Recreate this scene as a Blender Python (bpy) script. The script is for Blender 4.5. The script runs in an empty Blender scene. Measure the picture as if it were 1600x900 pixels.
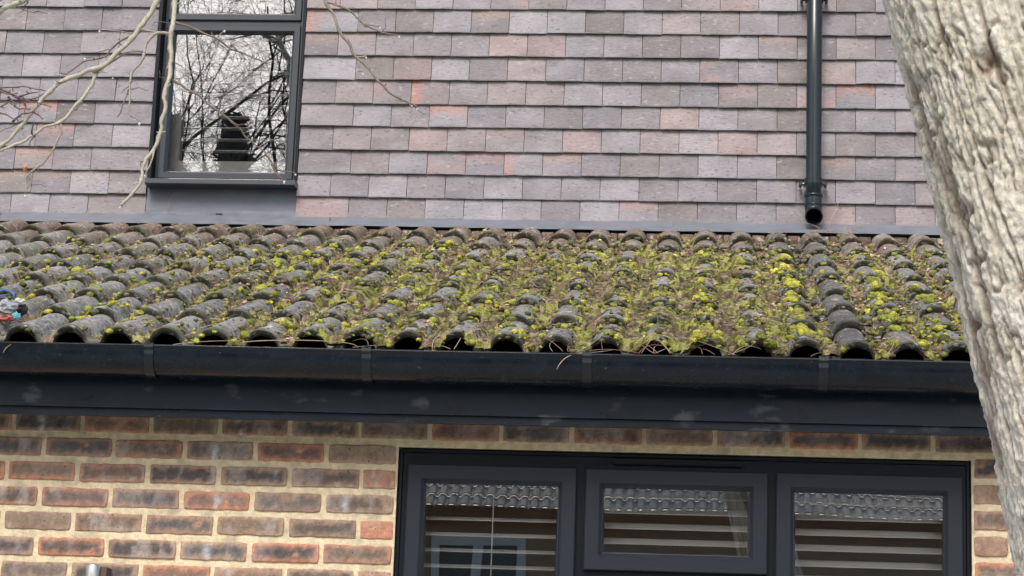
import bpy, math, random
import numpy as np
from mathutils import Vector, Matrix
R = math.radians
rng = np.random.default_rng(7)
random.seed(7)
scene = bpy.context.scene

# ------------------------------------------------------------------ camera
CAM = np.array([0.0, 0.0, 1.6]); FPX = 3422.0
yaw, pit, rol = R(5.0), R(12.0), R(2.05)
Fw = np.array([-math.sin(yaw)*math.cos(pit), math.cos(yaw)*math.cos(pit), math.sin(pit)])
R0 = np.array([math.cos(yaw), math.sin(yaw), 0.0]); U0 = np.cross(R0, Fw)
Rt = math.cos(rol)*R0 + math.sin(rol)*U0
Up = -math.sin(rol)*R0 + math.cos(rol)*U0
cd = bpy.data.cameras.new('camera'); cam = bpy.data.objects.new('camera', cd)
scene.collection.objects.link(cam); scene.camera = cam
M = Matrix(((Rt[0], Up[0], -Fw[0], 0), (Rt[1], Up[1], -Fw[1], 0), (Rt[2], Up[2], -Fw[2], 1.6), (0, 0, 0, 1)))
cam.matrix_world = M
cd.sensor_width = 36.0; cd.lens = 36.0*FPX/1600.0; cd.clip_start = 0.05; cd.clip_end = 2000

# ------------------------------------------------------------------ world, sun, exposure
SUN_EL, SUN_AZ = R(46), R(190)          # overcast: a soft sun from behind the camera
w = bpy.data.worlds.new("World"); scene.world = w; w.use_nodes = True
nt = w.node_tree; nt.nodes.clear()
sky = nt.nodes.new('ShaderNodeTexSky'); sky.sky_type = 'NISHITA'; sky.sun_disc = False
sky.sun_elevation = SUN_EL; sky.sun_rotation = SUN_AZ; sky.dust_density = 4.0; sky.air_density = 1.0
hsv = nt.nodes.new('ShaderNodeHueSaturation'); hsv.inputs['Saturation'].default_value = 0.95
bg = nt.nodes.new('ShaderNodeBackground'); bg.inputs['Strength'].default_value = 0.15
wo = nt.nodes.new('ShaderNodeOutputWorld')
nt.links.new(sky.outputs[0], hsv.inputs['Color']); nt.links.new(hsv.outputs[0], bg.inputs[0]); nt.links.new(bg.outputs[0], wo.inputs[0])
sd = bpy.data.lights.new('sun', 'SUN'); sd.energy = 1.3; sd.angle = R(20); sd.color = (1.0, 0.965, 0.90)
sun = bpy.data.objects.new('sun', sd); scene.collection.objects.link(sun)
sv = Vector((math.sin(SUN_AZ)*math.cos(SUN_EL), math.cos(SUN_AZ)*math.cos(SUN_EL), math.sin(SUN_EL)))
sun.rotation_euler = sv.to_track_quat('Z', 'Y').to_euler(); sun.location = (-1, -6, 12)
scene.view_settings.view_transform = 'Standard'; scene.view_settings.look = 'None'
scene.view_settings.exposure = 0.56; scene.view_settings.gamma = 1.0
scene.render.engine = 'CYCLES'
scene.cycles.max_bounces = 8; scene.cycles.transparent_max_bounces = 12
scene.cycles.use_denoising = True

# ------------------------------------------------------------------ noise
def _h(ix, iy, iz, seed):
    h = (ix*374761393 + iy*668265263 + iz*2147483647 + seed*974634777) & 0xffffffff
    h = ((h ^ (h >> 13))*1274126177) & 0xffffffff
    h = ((h ^ (h >> 16))*2246822519) & 0xffffffff
    return ((h ^ (h >> 13)) & 0xffffff)/float(0xffffff)
def vn(P, seed=0):
    P = np.asarray(P, float); f = np.floor(P); t = P-f; t = t*t*(3-2*t); i = f.astype(np.int64)
    o = 0
    for a in (0, 1):
        wx = t[..., 0] if a else 1-t[..., 0]
        for b in (0, 1):
            wy = t[..., 1] if b else 1-t[..., 1]
            for c in (0, 1):
                wz = t[..., 2] if c else 1-t[..., 2]
                o = o + wx*wy*wz*_h(i[..., 0]+a, i[..., 1]+b, i[..., 2]+c, seed)
    return o
def fbm(P, oct=3, seed=0):
    P = np.asarray(P, float); o = 0; a = 1; n = 0
    for k in range(oct):
        o = o + a*vn(P*(2**k), seed+k*17); n += a; a *= .5
    return o/n
def n3(x, y, z=0.0, sx=1, sy=1, oct=3, seed=0):
    x, y, z = np.broadcast_arrays(np.asarray(x, float), np.asarray(y, float), np.asarray(z, float))
    return fbm(np.stack([x*sx, y*sy, z], -1), oct, seed)
def sstep(a, b, x):
    t = np.clip((x-a)/(b-a), 0, 1); return t*t*(3-2*t)

# ------------------------------------------------------------------ mesh helpers
class Geo:
    def __init__(s): s.V = []; s.F = {3: [], 4: []}; s.C = []; s.n = 0
    def add(s, V, F, col=(.5, .5, .5)):
        V = np.asarray(V, float).reshape(-1, 3); F = np.asarray(F, np.int64)
        col = np.asarray(col, float)
        if col.ndim == 1: col = np.tile(col, (len(V), 1))
        s.V.append(V); s.C.append(col.reshape(-1, 3))
        if len(F): s.F[F.shape[1]].append(F+s.n)
        s.n += len(V)
    def grid(s, P, col=(.5, .5, .5), keep=None, flip=False):
        nu, nv = P.shape[:2]
        a = np.arange(nu*nv).reshape(nu, nv)
        F = np.stack([a[:-1, :-1], a[1:, :-1], a[1:, 1:], a[:-1, 1:]], -1).reshape(-1, 4)
        if flip: F = F[:, ::-1]
        if keep is not None: F = F[keep.reshape(-1)]
        col = np.asarray(col, float)
        if col.ndim == 3: col = col.reshape(-1, 3)
        s.add(P, F, col)
    def box(s, x0, x1, y0, y1, z0, z1, col=(.5, .5, .5)):
        V = [(x, y, z) for x in (x0, x1) for y in (y0, y1) for z in (z0, z1)]
        s.add(V, [(0, 1, 3, 2), (4, 6, 7, 5), (0, 4, 5, 1), (2, 3, 7, 6), (0, 2, 6, 4), (1, 5, 7, 3)], col)
    def tube(s, pts, rad, sides=8, col=(.5, .5, .5), cap=True):
        pts = np.asarray(pts, float); n = len(pts)
        rad = np.full(n, rad, float) if np.isscalar(rad) else np.asarray(rad, float)
        T = np.gradient(pts, axis=0); T /= np.linalg.norm(T, axis=1)[:, None]+1e-12
        up = np.array([0, 0, 1.]) if abs(T[0][2]) < .9 else np.array([0, 1., 0])
        N = np.cross(T[0], up); N /= np.linalg.norm(N); rows = []
        th = np.linspace(0, 2*math.pi, sides, endpoint=False)
        for k in range(n):
            N = N-T[k]*(N@T[k]); N /= np.linalg.norm(N)+1e-12; B = np.cross(T[k], N)
            rows.append(pts[k]+rad[k]*(np.cos(th)[:, None]*N+np.sin(th)[:, None]*B))
        V = np.array(rows).reshape(-1, 3); F = []
        for k in range(n-1):
            for j in range(sides):
                j2 = (j+1) % sides
                F.append((k*sides+j, k*sides+j2, (k+1)*sides+j2, (k+1)*sides+j))
        base = s.n
        s.add(V, F, col)
        if cap:
            for k, sg in ((0, 1), (n-1, -1)):
                ids = [base+k*sides+j for j in range(sides)][::sg]
                s.V.append(pts[k:k+1]); c = np.asarray(col, float); s.C.append(c.reshape(-1, 3)[-1:])
                F = [(ids[(j+1) % sides], ids[j], s.n) for j in range(sides)]
                s.F[3].append(np.array(F)); s.n += 1
    def ring(s, x0, x1, z0, z1, prof, col=(.5, .5, .5)):
        """mitred rectangular frame: prof = [(inset, y), ...] swept round the rectangle"""
        V = []; k = len(prof)
        for (u, y) in prof:
            V += [(x0+u, y, z0+u), (x1-u, y, z0+u), (x1-u, y, z1-u), (x0+u, y, z1-u)]
        F = []
        for a in range(k-1):
            for j in range(4):
                j2 = (j+1) % 4
                F.append((a*4+j, a*4+j2, (a+1)*4+j2, (a+1)*4+j))
        s.add(V, F, col)
    def arrays(s):
        return np.concatenate(s.V), s.F, np.concatenate(s.C)
    def build(s, name, mat, parent=None, smooth=False, loc=(0, 0, 0), **tags):
        V, F, C = s.arrays()
        V = V-np.array(loc)
        me = bpy.data.meshes.new(name); me.vertices.add(len(V)); me.vertices.foreach_set('co', V.astype(np.float32).ravel())
        parts = [np.concatenate(F[k]) for k in (3, 4) if F[k]]
        nl = sum(p.size for p in parts); nf = sum(len(p) for p in parts)
        me.loops.add(nl); me.polygons.add(nf)
        me.loops.foreach_set('vertex_index', np.concatenate([p.ravel() for p in parts]).astype(np.int32))
        st = []; o = 0
        for p in parts:
            st.append(o+np.arange(len(p))*p.shape[1]); o += p.size
        me.polygons.foreach_set('loop_start', np.concatenate(st).astype(np.int32))
        me.update(calc_edges=True)
        me.polygons.foreach_set('use_smooth', np.full(nf, smooth))
        at_ = me.attributes.new('col', 'FLOAT_COLOR', 'POINT')
        at_.data.foreach_set('color', np.concatenate([C, np.ones((len(C), 1))], 1).astype(np.float32).ravel())
        me.materials.append(mat); me.validate()
        o = bpy.data.objects.new(name, me); scene.collection.objects.link(o)
        place(o, parent, loc)
        tag(o, **tags)
        return o
WL = {}
def place(o, parent, loc):
    o.location = loc; WL[o.name] = Vector(loc)
    if parent is not None:
        o.parent = parent; o.matrix_parent_inverse = Matrix.Translation(-WL[parent.name])
def tag(o, label=None, category=None, group=None, kind=None):
    for k, v in (('label', label), ('category', category), ('group', group), ('kind', kind)):
        if v: o[k] = v
def thing(name, loc, label, category, group=None, kind=None):
    o = bpy.data.objects.new(name, None); scene.collection.objects.link(o); o.empty_display_size = .2
    place(o, None, loc); tag(o, label, category, group, kind); return o
def at(px, py, Y):
    d = Fw + Rt*(px-800)/FPX - Up*(py-450)/FPX
    return CAM + d*(Y/d[1])

# ------------------------------------------------------------------ materials
def mat(name, col=None, rough=.6, spec=.5, attr=False, n_amt=0.0, n_scale=40.0, bump=0.0, b_scale=120.0, b_dist=.002,
        metallic=0.0, specks=None, stretch=(1, 1, 1), rough_var=0.0, coat=0.0):
    m = bpy.data.materials.new(name); m.use_nodes = True; nt = m.node_tree; N = nt.nodes; L = nt.links
    b = N['Principled BSDF']; b.inputs['Roughness'].default_value = rough
    b.inputs['Specular IOR Level'].default_value = spec; b.inputs['Metallic'].default_value = metallic
    b.inputs['Coat Weight'].default_value = coat; b.inputs['Coat Roughness'].default_value = .15
    tc = N.new('ShaderNodeTexCoord'); mp = N.new('ShaderNodeMapping'); mp.inputs['Scale'].default_value = stretch
    L.new(tc.outputs['Object'], mp.inputs[0])
    if attr:
        a = N.new('ShaderNodeAttribute'); a.attribute_name = 'col'; c = a.outputs['Color']
    else:
        rgb = N.new('ShaderNodeRGB'); rgb.outputs[0].default_value = (*col, 1); c = rgb.outputs[0]
    if n_amt:
        nz = N.new('ShaderNodeTexNoise'); nz.inputs['Scale'].default_value = n_scale; nz.inputs['Detail'].default_value = 6
        nz.inputs['Roughness'].default_value = .65
        L.new(mp.outputs[0], nz.inputs['Vector'])
        mr = N.new('ShaderNodeMapRange'); mr.inputs['From Min'].default_value = .25; mr.inputs['From Max'].default_value = .75
        mr.inputs['To Min'].default_value = 1-n_amt; mr.inputs['To Max'].default_value = 1+n_amt; L.new(nz.outputs[0], mr.inputs[0])
        mx = N.new('ShaderNodeVectorMath'); mx.operation = 'SCALE'; L.new(c, mx.inputs[0]); L.new(mr.outputs[0], mx.inputs['Scale']); c = mx.outputs[0]
        if rough_var:
            m2 = N.new('ShaderNodeMapRange'); m2.inputs['From Min'].default_value = .3; m2.inputs['From Max'].default_value = .7
            m2.inputs['To Min'].default_value = max(.03, rough-rough_var); m2.inputs['To Max'].default_value = min(1, rough+rough_var)
            L.new(nz.outputs[0], m2.inputs[0]); L.new(m2.outputs[0], b.inputs['Roughness'])
    if specks:
        for (sc, lo, hi, colr, amt) in specks:
            z = N.new('ShaderNodeTexNoise'); z.inputs['Scale'].default_value = sc; z.inputs['Detail'].default_value = 3
            L.new(mp.outputs[0], z.inputs['Vector'])
            r = N.new('ShaderNodeMapRange'); r.inputs['From Min'].default_value = lo; r.inputs['From Max'].default_value = hi
            r.inputs['To Max'].default_value = amt; L.new(z.outputs[0], r.inputs[0])
            mm = N.new('ShaderNodeMix'); mm.data_type = 'RGBA'; L.new(r.outputs[0], mm.inputs[0]); L.new(c, mm.inputs[6])
            mm.inputs[7].default_value = (*colr, 1); c = mm.outputs[2]
    L.new(c, b.inputs['Base Color'])
    if bump:
        nb = N.new('ShaderNodeTexNoise'); nb.inputs['Scale'].default_value = b_scale; nb.inputs['Detail'].default_value = 5
        L.new(mp.outputs[0], nb.inputs['Vector'])
        bp = N.new('ShaderNodeBump'); bp.inputs['Strength'].default_value = bump; bp.inputs['Distance'].default_value = b_dist
        L.new(nb.outputs[0], bp.inputs['Height']); L.new(bp.outputs[0], b.inputs['Normal'])
    return m
def glass_mat(name, refl, tint=(.9, .95, .93), wav=.0):
    m = bpy.data.materials.new(name); m.use_nodes = True; nt = m.node_tree; N = nt.nodes; L = nt.links
    N.clear(); o = N.new('ShaderNodeOutputMaterial'); mx = N.new('ShaderNodeMixShader')
    t = N.new('ShaderNodeBsdfTransparent'); t.inputs[0].default_value = (*tint, 1)
    g = N.new('ShaderNodeBsdfGlossy'); g.inputs['Roughness'].default_value = .0
    lw = N.new('ShaderNodeFresnel'); lw.inputs[0].default_value = 1.5
    ad = N.new('ShaderNodeMath'); ad.operation = 'ADD'; ad.inputs[1].default_value = refl; ad.use_clamp = True
    L.new(lw.outputs[0], ad.inputs[0]); L.new(ad.outputs[0], mx.inputs[0])
    L.new(t.outputs[0], mx.inputs[1]); L.new(g.outputs[0], mx.inputs[2]); L.new(mx.outputs[0], o.inputs[0])
    if wav:
        tc = N.new('ShaderNodeTexCoord'); nz = N.new('ShaderNodeTexNoise'); nz.inputs['Scale'].default_value = 3.5; nz.inputs['Detail'].default_value = 0
        bp = N.new('ShaderNodeBump'); bp.inputs['Strength'].default_value = 1; bp.inputs['Distance'].default_value = wav
        L.new(tc.outputs['Object'], nz.inputs['Vector']); L.new(nz.outputs[0], bp.inputs['Height']); L.new(bp.outputs[0], g.inputs['Normal'])
    return m
m_brick = mat('brick', attr=True, rough=.8, n_amt=.32, n_scale=75, bump=.9, b_scale=110, b_dist=.004, spec=.25,
              specks=[(75, .68, .74, (.03, .028, .03), .7)])
m_mortar = mat('mortar', (.78, .67, .46), rough=.95, n_amt=.24, n_scale=38, bump=1, b_scale=120, b_dist=.004, spec=.1, specks=[(18, .55, .7, (.42, .38, .28), .6)])
m_hung = mat('hung_tile', attr=True, rough=.62, n_amt=.13, n_scale=70, bump=.55, b_scale=75, b_dist=.004, spec=.35, stretch=(.6, 1, 1.5),
             specks=[(95, .60, .68, (.09, .08, .085), .6), (50, .62, .72, (.44, .42, .44), .45)])
m_roof = mat('roof_tile', attr=True, rough=.72, n_amt=.3, n_scale=55, bump=.9, b_scale=110, b_dist=.004, spec=.35, rough_var=.2,
             specks=[(45, .56, .66, (.50, .50, .45), .65), (70, .57, .63, (.045, .04, .034), .75), (24, .58, .68, (.17, .165, .07), .5)])
m_moss = mat('moss', attr=True, rough=.95, n_amt=.6, n_scale=130, bump=1.0, b_scale=190, b_dist=.008, spec=.1)
m_litter = mat('litter', attr=True, rough=.8, n_amt=.2, n_scale=80, spec=.2)
m_plastic = mat('black_plastic', (.006, .011, .018), rough=.24, n_amt=.35, n_scale=14, rough_var=.10, stretch=(1, 1, 1.5), spec=.38,
                specks=[(90, .70, .74, (.16, .17, .17), .55)], bump=.1, b_scale=12, b_dist=.001)
m_fascia = mat('fascia_board', (.007, .014, .025), rough=.36, n_amt=.3, n_scale=9, rough_var=.12, stretch=(1, 1, 2), spec=.3,
               specks=[(7, .655, .73, (.13, .14, .15), .5), (60, .69, .74, (.2, .2, .2), .4)])
m_pipe = mat('downpipe_plastic', (.012, .019, .023), rough=.2, n_amt=.2, n_scale=30, spec=.5)
m_frame_d = mat('frame_dark_shaded', (.005, .008, .014), rough=.4, spec=.22, n_amt=.15, n_scale=25)  # dark frame paint, with part of the eaves shade put into the colour
m_frame = mat('frame_grey', (.024, .029, .041), rough=.42, spec=.25, n_amt=.1, n_scale=160, bump=.25, b_scale=300, b_dist=.0006, stretch=(.2, 1, 1))
m_frame_up = mat('frame_grey_upper', (.034, .042, .056), rough=.4, spec=.45, n_amt=.1, n_scale=60)
m_lead = mat('lead', (.165, .18, .21), rough=.55, n_amt=.25, n_scale=14, bump=.3, b_scale=12, b_dist=.01, spec=.4, rough_var=.12)
m_apron = mat('lead_apron', (.135, .15, .185), rough=.5, n_amt=.3, n_scale=10, bump=.3, b_scale=9, b_dist=.01, spec=.4, stretch=(.6, 1, 1.4), rough_var=.12)
m_glass = glass_mat('window_glass', .31, tint=(1, 1, 1), wav=.0003)
m_glass_up = glass_mat('window_glass_upper', .37, tint=(1, 1, 1), wav=.0002)
m_slat = mat('shutter_white', (.9, .91, .88), rough=.4)
m_room = mat('room_wall', (.10, .098, .095), rough=.9, n_amt=.1, n_scale=3)  # indoor darkness put into the wall colour
m_room2 = mat('room_wall_upper', (.10, .105, .10), rough=.9)  # upper room likewise: its gloom is set by the colour
m_bark = mat('bark', attr=True, rough=.9, n_amt=.22, n_scale=150, bump=1.0, b_scale=170, b_dist=.004, spec=.15, stretch=(1, 1, .55),
             specks=[(95, .63, .70, (.16, .12, .09), .5)])
m_twig = mat('branch_bark', attr=True, rough=.6, n_amt=.3, n_scale=120, bump=.5, b_scale=200, b_dist=.0015, spec=.35)
m_darkbark = mat('far_bark', (.085, .075, .068), rough=.9)
m_dark = mat('dark_void', (.006, .006, .007), rough=.95, spec=.1)
m_water = bpy.data.materials.new('water_drop'); m_water.use_nodes = True
_b = m_water.node_tree.nodes['Principled BSDF']; _b.inputs['Base Color'].default_value = (1, 1, 1, 1); _b.inputs['Roughness'].default_value = .02
_b.inputs['Transmission Weight'].default_value = .6; _b.inputs['IOR'].default_value = 1.33; _b.inputs['Specular IOR Level'].default_value = 1
m_grass = mat('lawn', (.055, .085, .025), rough=.95, n_amt=.35, n_scale=2)
m_leaf = mat('conifer_leaf', (.018, .030, .014), rough=.8)
m_white = mat('white_paint', (.8, .8, .8), rough=.4)
m_steel = mat('brushed_steel', (.62, .64, .63), rough=.28, metallic=.85)
m_attr = mat('scraps', attr=True, rough=.45)

# ------------------------------------------------------------------ ground
g = Geo(); g.add([(-600, -600, 0), (600, -600, 0), (600, 600, 0), (-600, 600, 0)], [(0, 1, 2, 3)])
g.build('ground', m_grass, kind='structure', label='green lawn around the house', category='ground')
m_bounce = mat('bounce_paving', (.36, .345, .31), rough=.9, n_amt=.2, n_scale=3)  # unseen pale ground sheet, added to bounce light onto wall and fascia
g = Geo(); g.add([(-8, -6, .004), (8, -6, .004), (8, 6.69, .004), (-8, 6.69, .004)], [(0, 1, 2, 3)])
g.build('bounce_sheet', m_bounce, kind='structure')

# ------------------------------------------------------------------ THE HOUSE
YB, YU = 6.70, 9.28
house = thing('brick_house', (-.6, YB, 0), 'brick house with mossy tiled lean-to roof, dark gutter and purple tile-hung upper wall', 'house')

# --- brick wall (bricks and mortar in one part)
WX0, WX1, WZ0, WZ1 = -.922, .832, 1.32, 2.520       # window opening
g = Geo(); gm = Geo()
XL, XR = -3.3, 2.3
def brick(x0, x1, z0, z1, seed):
    r = random.Random(seed)
    fine = z1 > 1.9
    nx, nz = (30, 10) if fine else (8, 4)
    if x1-x0 < .13: nx = max(6, nx//2)
    u = np.concatenate([[0, .012], np.linspace(.03, .97, nx-4), [.988, 1]]); v = np.concatenate([[0, .04], np.linspace(.10, .90, nz-4), [.96, 1]])
    U, V = np.meshgrid(u, v, indexing='ij')
    X = x0+(x1-x0)*U; Z = z0+(z1-z0)*V
    edge = np.minimum(np.minimum(U, 1-U)*(x1-x0), np.minimum(V, 1-V)*(z1-z0))
    X = X+(n3(X*40, Z*40, seed, oct=2)-.5)*.004; Z = Z+(n3(X*45, Z*30, seed+5, oct=2)-.5)*.005
    du_, dv_ = np.minimum(U, 1-U)*(x1-x0), np.minimum(V, 1-V)*(z1-z0); cr = r.uniform(.0005, .0032)
    Z = Z-np.sign(V-.5)*cr*(1-sstep(0, .014, du_))*(np.abs(V-.5)*2)**2; X = X-np.sign(U-.5)*cr*(1-sstep(0, .014, dv_))*(np.abs(U-.5)*2)**6
    Y = YB+np.where(edge < 1e-6, .012, 0)+.0025*(1-sstep(0, .006, edge))+(n3(X*30, Z*40, seed+2, oct=3)-.5)*.0035+r.uniform(-.0015, .0015)
    # colour: orange-red body, dark burnt heart, creamy bloom
    body = np.array(r.choice([(.46, .225, .145), (.39, .22, .150), (.35, .225, .160), (.36, .25, .180), (.30, .21, .155)]))
    dark = np.array(r.choice([(.090, .079, .080), (.12, .096, .086), (.17, .128, .102), (.20, .150, .112), (.115, .107, .108)]))
    k = r.choice([1.0, 1.0, .85, 1.15, .7, 1.3])
    if x1-x0 < .13: k = r.choice([.1, .2, .6])
    d = sstep(0.0, .020, edge-.010*(n3(X*60, Z*60, seed+9)-.3)*2)*k
    nn = n3(X*22, Z*34, seed+3, oct=4)
    d = np.clip(d*sstep(.33, .50, nn+.14*k), 0, 1)
    c = body*(1-d[..., None])+dark*d[..., None]
    bl = sstep(.48, .70, n3(X*30, Z*14, seed+13, oct=4))*r.uniform(.05, .5)
    c = c*(1-bl[..., None])+np.array((.44, .38, .35))*bl[..., None]
    c = c*(.98+.55*n3(X*80, Z*80, seed+21)[..., None])
    if r.random() < .13:        # white lime run
        cx = r.uniform(.25, .75); e = np.exp(-((U-cx+.06*(n3(Z*60, 0, seed)-.5))/(.03+.05*V))**2)*sstep(0, .7, 1.1-V)*.75*sstep(.25, .5, n3(X*60, Z*60, seed+2))
        c = c*(1-e[..., None])+np.array((.72, .72, .74))*e[..., None]
    g.grid(np.stack([X, Y, Z], -1), c)
HB = .0615; RP = .078
row = 0; ztop = 2.611
while ztop > .05:
    z1 = ztop-.008; z0 = z1-HB
    jit = lambda: random.uniform(-.003, .003)
    if ztop > 2.55:
        seams = [-.605+.2205*k for k in range(-13, 14)]
        spans = list(zip(seams[:-1], seams[1:]))
    else:
        odd = row % 2
        L = [WX0-.225*k-(.112 if not odd else 0)*1 for k in range(0, 12)] if True else None
        if odd: a = [WX0-.225*k for k in range(0, 12)]
        else: a = [WX0, WX0-.112]+[WX0-.112-.225*k for k in range(1, 12)]
        a = a[::-1]
        spans = list(zip(a[:-1], a[1:]))
        if z0 < WZ0-.05: spans += [(WX0+.225*k, WX0+.225*(k+1)) for k in range(8)]
        b0 = WX1
        bb = [b0, b0+.112]+[b0+.112+.225*k for k in range(1, 7)] if not odd else [b0+.225*k for k in range(7)]
        spans += list(zip(bb[:-1], bb[1:]))
    for (a, b) in spans:
        if b < XL or a > XR: continue
        brick(a+.0055+random.uniform(-.0015, .0015), b-.0055+random.uniform(-.0015, .0015), z0+random.uniform(-.0015, .0015), z1+random.uniform(-.0015, .0015), random.randint(0, 99999))
    ztop -= RP; row += 1
wall = g.build('brick_wall', m_brick, house, smooth=True)
YM = YB+.0048
def mortar_sheet(x0, x1, z0, z1):
    nx, nz = max(2, int((x1-x0)/.012)), max(2, int((z1-z0)/.012))
    X, Z = np.meshgrid(np.linspace(x0, x1, nx), np.linspace(z0, z1, nz), indexing='ij')
    Y = YM+(n3(X*22, Z*22, 3, oct=2)-.5)*.003
    gm.grid(np.stack([X, Y, Z], -1), (.6, .5, .3))
mortar_sheet(XL, WX0, 0, 2.66); mortar_sheet(WX1, XR, 0, 2.66); mortar_sheet(WX0, WX1, WZ1, 2.66); mortar_sheet(WX0, WX1, 0, WZ0)
gm.box(XL, WX0, YM+.003, YB+.10, 0, 2.66); gm.box(WX1, XR, YM+.003, YB+.10, 0, 2.66)
gm.box(WX0, WX1, YM+.003, YB+.10, WZ1, 2.66); gm.box(WX0, WX1, YM+.003, YB+.10, 0, WZ0)
gm.build('mortar', m_mortar, wall)

# --- ground-floor room shell
g = Geo()
g.box(-3.2, 2.2, 9.0, 9.1, 0, 2.57); g.box(-3.2, -3.1, 6.805, 9.0, 0, 2.57); g.box(2.1, 2.2, 6.805, 9.0, 0, 2.57)
g.box(-3.2, 2.2, 6.79, 9.1, 2.5605, 2.58); g.box(-3.2, 2.2, 6.81, 9.1, .02, .04)
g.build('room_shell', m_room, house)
g = Geo()
g.box(-3.6, -.4, 11.8, 11.9, 3.3, 5.6); g.box(-3.6, -3.5, 9.36, 11.8, 3.3, 5.6); g.box(-.5, -.4, 9.36, 11.8, 3.3, 5.6)
g.box(-3.6, -.4, 9.36, 11.9, 5.6, 5.7); g.box(-3.6, -.4, 9.36, 11.9, 3.2, 3.3)
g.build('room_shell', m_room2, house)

# --- fascia, soffit
g = Geo(); fx0, fx1 = -3.4, 2.4
g.box(fx0, fx1, 6.500, 6.518, 2.592, 2.790); g.box(fx0, fx1, 6.512, 6.530, 2.568, 2.5915)
fas = g.build('fascia', m_fascia, house)
g = Geo(); g.box(fx0, fx1, 6.531, 6.72, 2.600, 2.612); g.build('soffit', m_fascia, house)

# --- gutter
g = Geo(); prof = []
cy, cz, rr = 6.432, 2.742, .066
out = [(cy-rr-.006, cz+.020), (cy-rr-.007, cz+.016), (cy-rr-.003, cz+.012)]+[(cy-rr*math.cos(a), cz-.0-rr*.98*math.sin(a)) for a in np.linspace(0.02, math.pi-.02, 22)]+[(cy+rr, cz+.03)]
inn = [(cy+rr-.003, cz+.03)]+[(cy-(rr-.003)*math.cos(a), cz-(rr*.98-.003)*math.sin(a)) for a in np.linspace(math.pi-.02, .02, 22)]+[(cy-rr+.002, cz+.018), (cy-rr-.003, cz+.022)]
pr = np.array(out+inn+[out[0]])
xs = np.arange(fx0, fx1+.01, .05)
P = np.zeros((len(xs), len(pr), 3)); P[..., 0] = xs[:, None]
sag = (n3(xs*1.2, 0, 2, oct=2)-.5)*.004
P[..., 1] = pr[None, :, 0]; P[..., 2] = pr[None, :, 1]+sag[:, None]
g.grid(P)
gutter = g.build('gutter', m_plastic, house, smooth=True)
# brackets: one clip, copied
g = Geo()
o2 = [(cy-(rr+.004)*math.cos(a), cz-(rr*.98+.004)*math.sin(a)) for a in np.linspace(-.1, math.pi, 18)]
pr = np.array([(cy-rr-.001, cz+.026), (cy-rr-.010, cz+.027), (cy-rr-.011, cz+.014)]+o2+[(cy+rr, cz-.02)])
xs = np.array([-.0145, -.014, -.006, .006, .014, .0145]); P = np.zeros((6, len(pr), 3)); P[..., 0] = xs[:, None]
off = np.array([.003, 0, 0, 0, 0, .003])
P[..., 1] = pr[None, :, 0]+off[:, None]; P[..., 2] = pr[None, :, 1]
g.grid(P); g.box(-.006, .006, cy-rr-.013, cy-rr+.004, cz+.026, cz+.031)
br0 = g.build('gutter_bracket', mat('bracket_plastic', (.0085, .0135, .0195), rough=.28), gutter, smooth=False)
br0.location.x = -1.645
for x in (-.985, -.327, .366, 1.03, 1.69, -2.305, -2.965):
    b = br0.copy(); scene.collection.objects.link(b); b.parent = gutter; b.matrix_parent_inverse = Matrix(); b.location.x = x

# --- roof tiles
SL = math.atan((3.808-2.839)/(9.05-6.46)); CS, SN = math.cos(SL), math.sin(SL)
ES = np.array([0, CS, SN]); EN = np.array([0, -SN, CS])
RPITCH = .1497; RX0 = -.427; HR = .050; GAUGE = .357; NROW = 8; STEP = .023
E0 = np.array([0, 6.46, 2.839])-EN*(HR+STEP)           # eave point of the pan plane
def roll_h(x):
    d = (x-RX0)/RPITCH; d = (d-np.round(d))*RPITCH
    r = .052
    a = np.clip(1-(d/r)**2, 0, 1)
    h = HR*np.sqrt(a)
    return np.where(np.abs(d) < r, h*sstep(0, .25, a)**.35, 0)
def roof_surf(x, s):
    """height above the pan plane of the finished tile surface"""
    k = np.floor(s/GAUGE); t = s/GAUGE-k
    return roll_h(x)+STEP*(1-t)
def rpt(x, s, h):
    x, s, h = np.broadcast_arrays(x, s, h)
    return E0+x[..., None]*np.array([1, 0, 0])+s[..., None]*ES+h[..., None]*EN
SMAX = NROW*GAUGE-.01
g = Geo()
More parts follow.
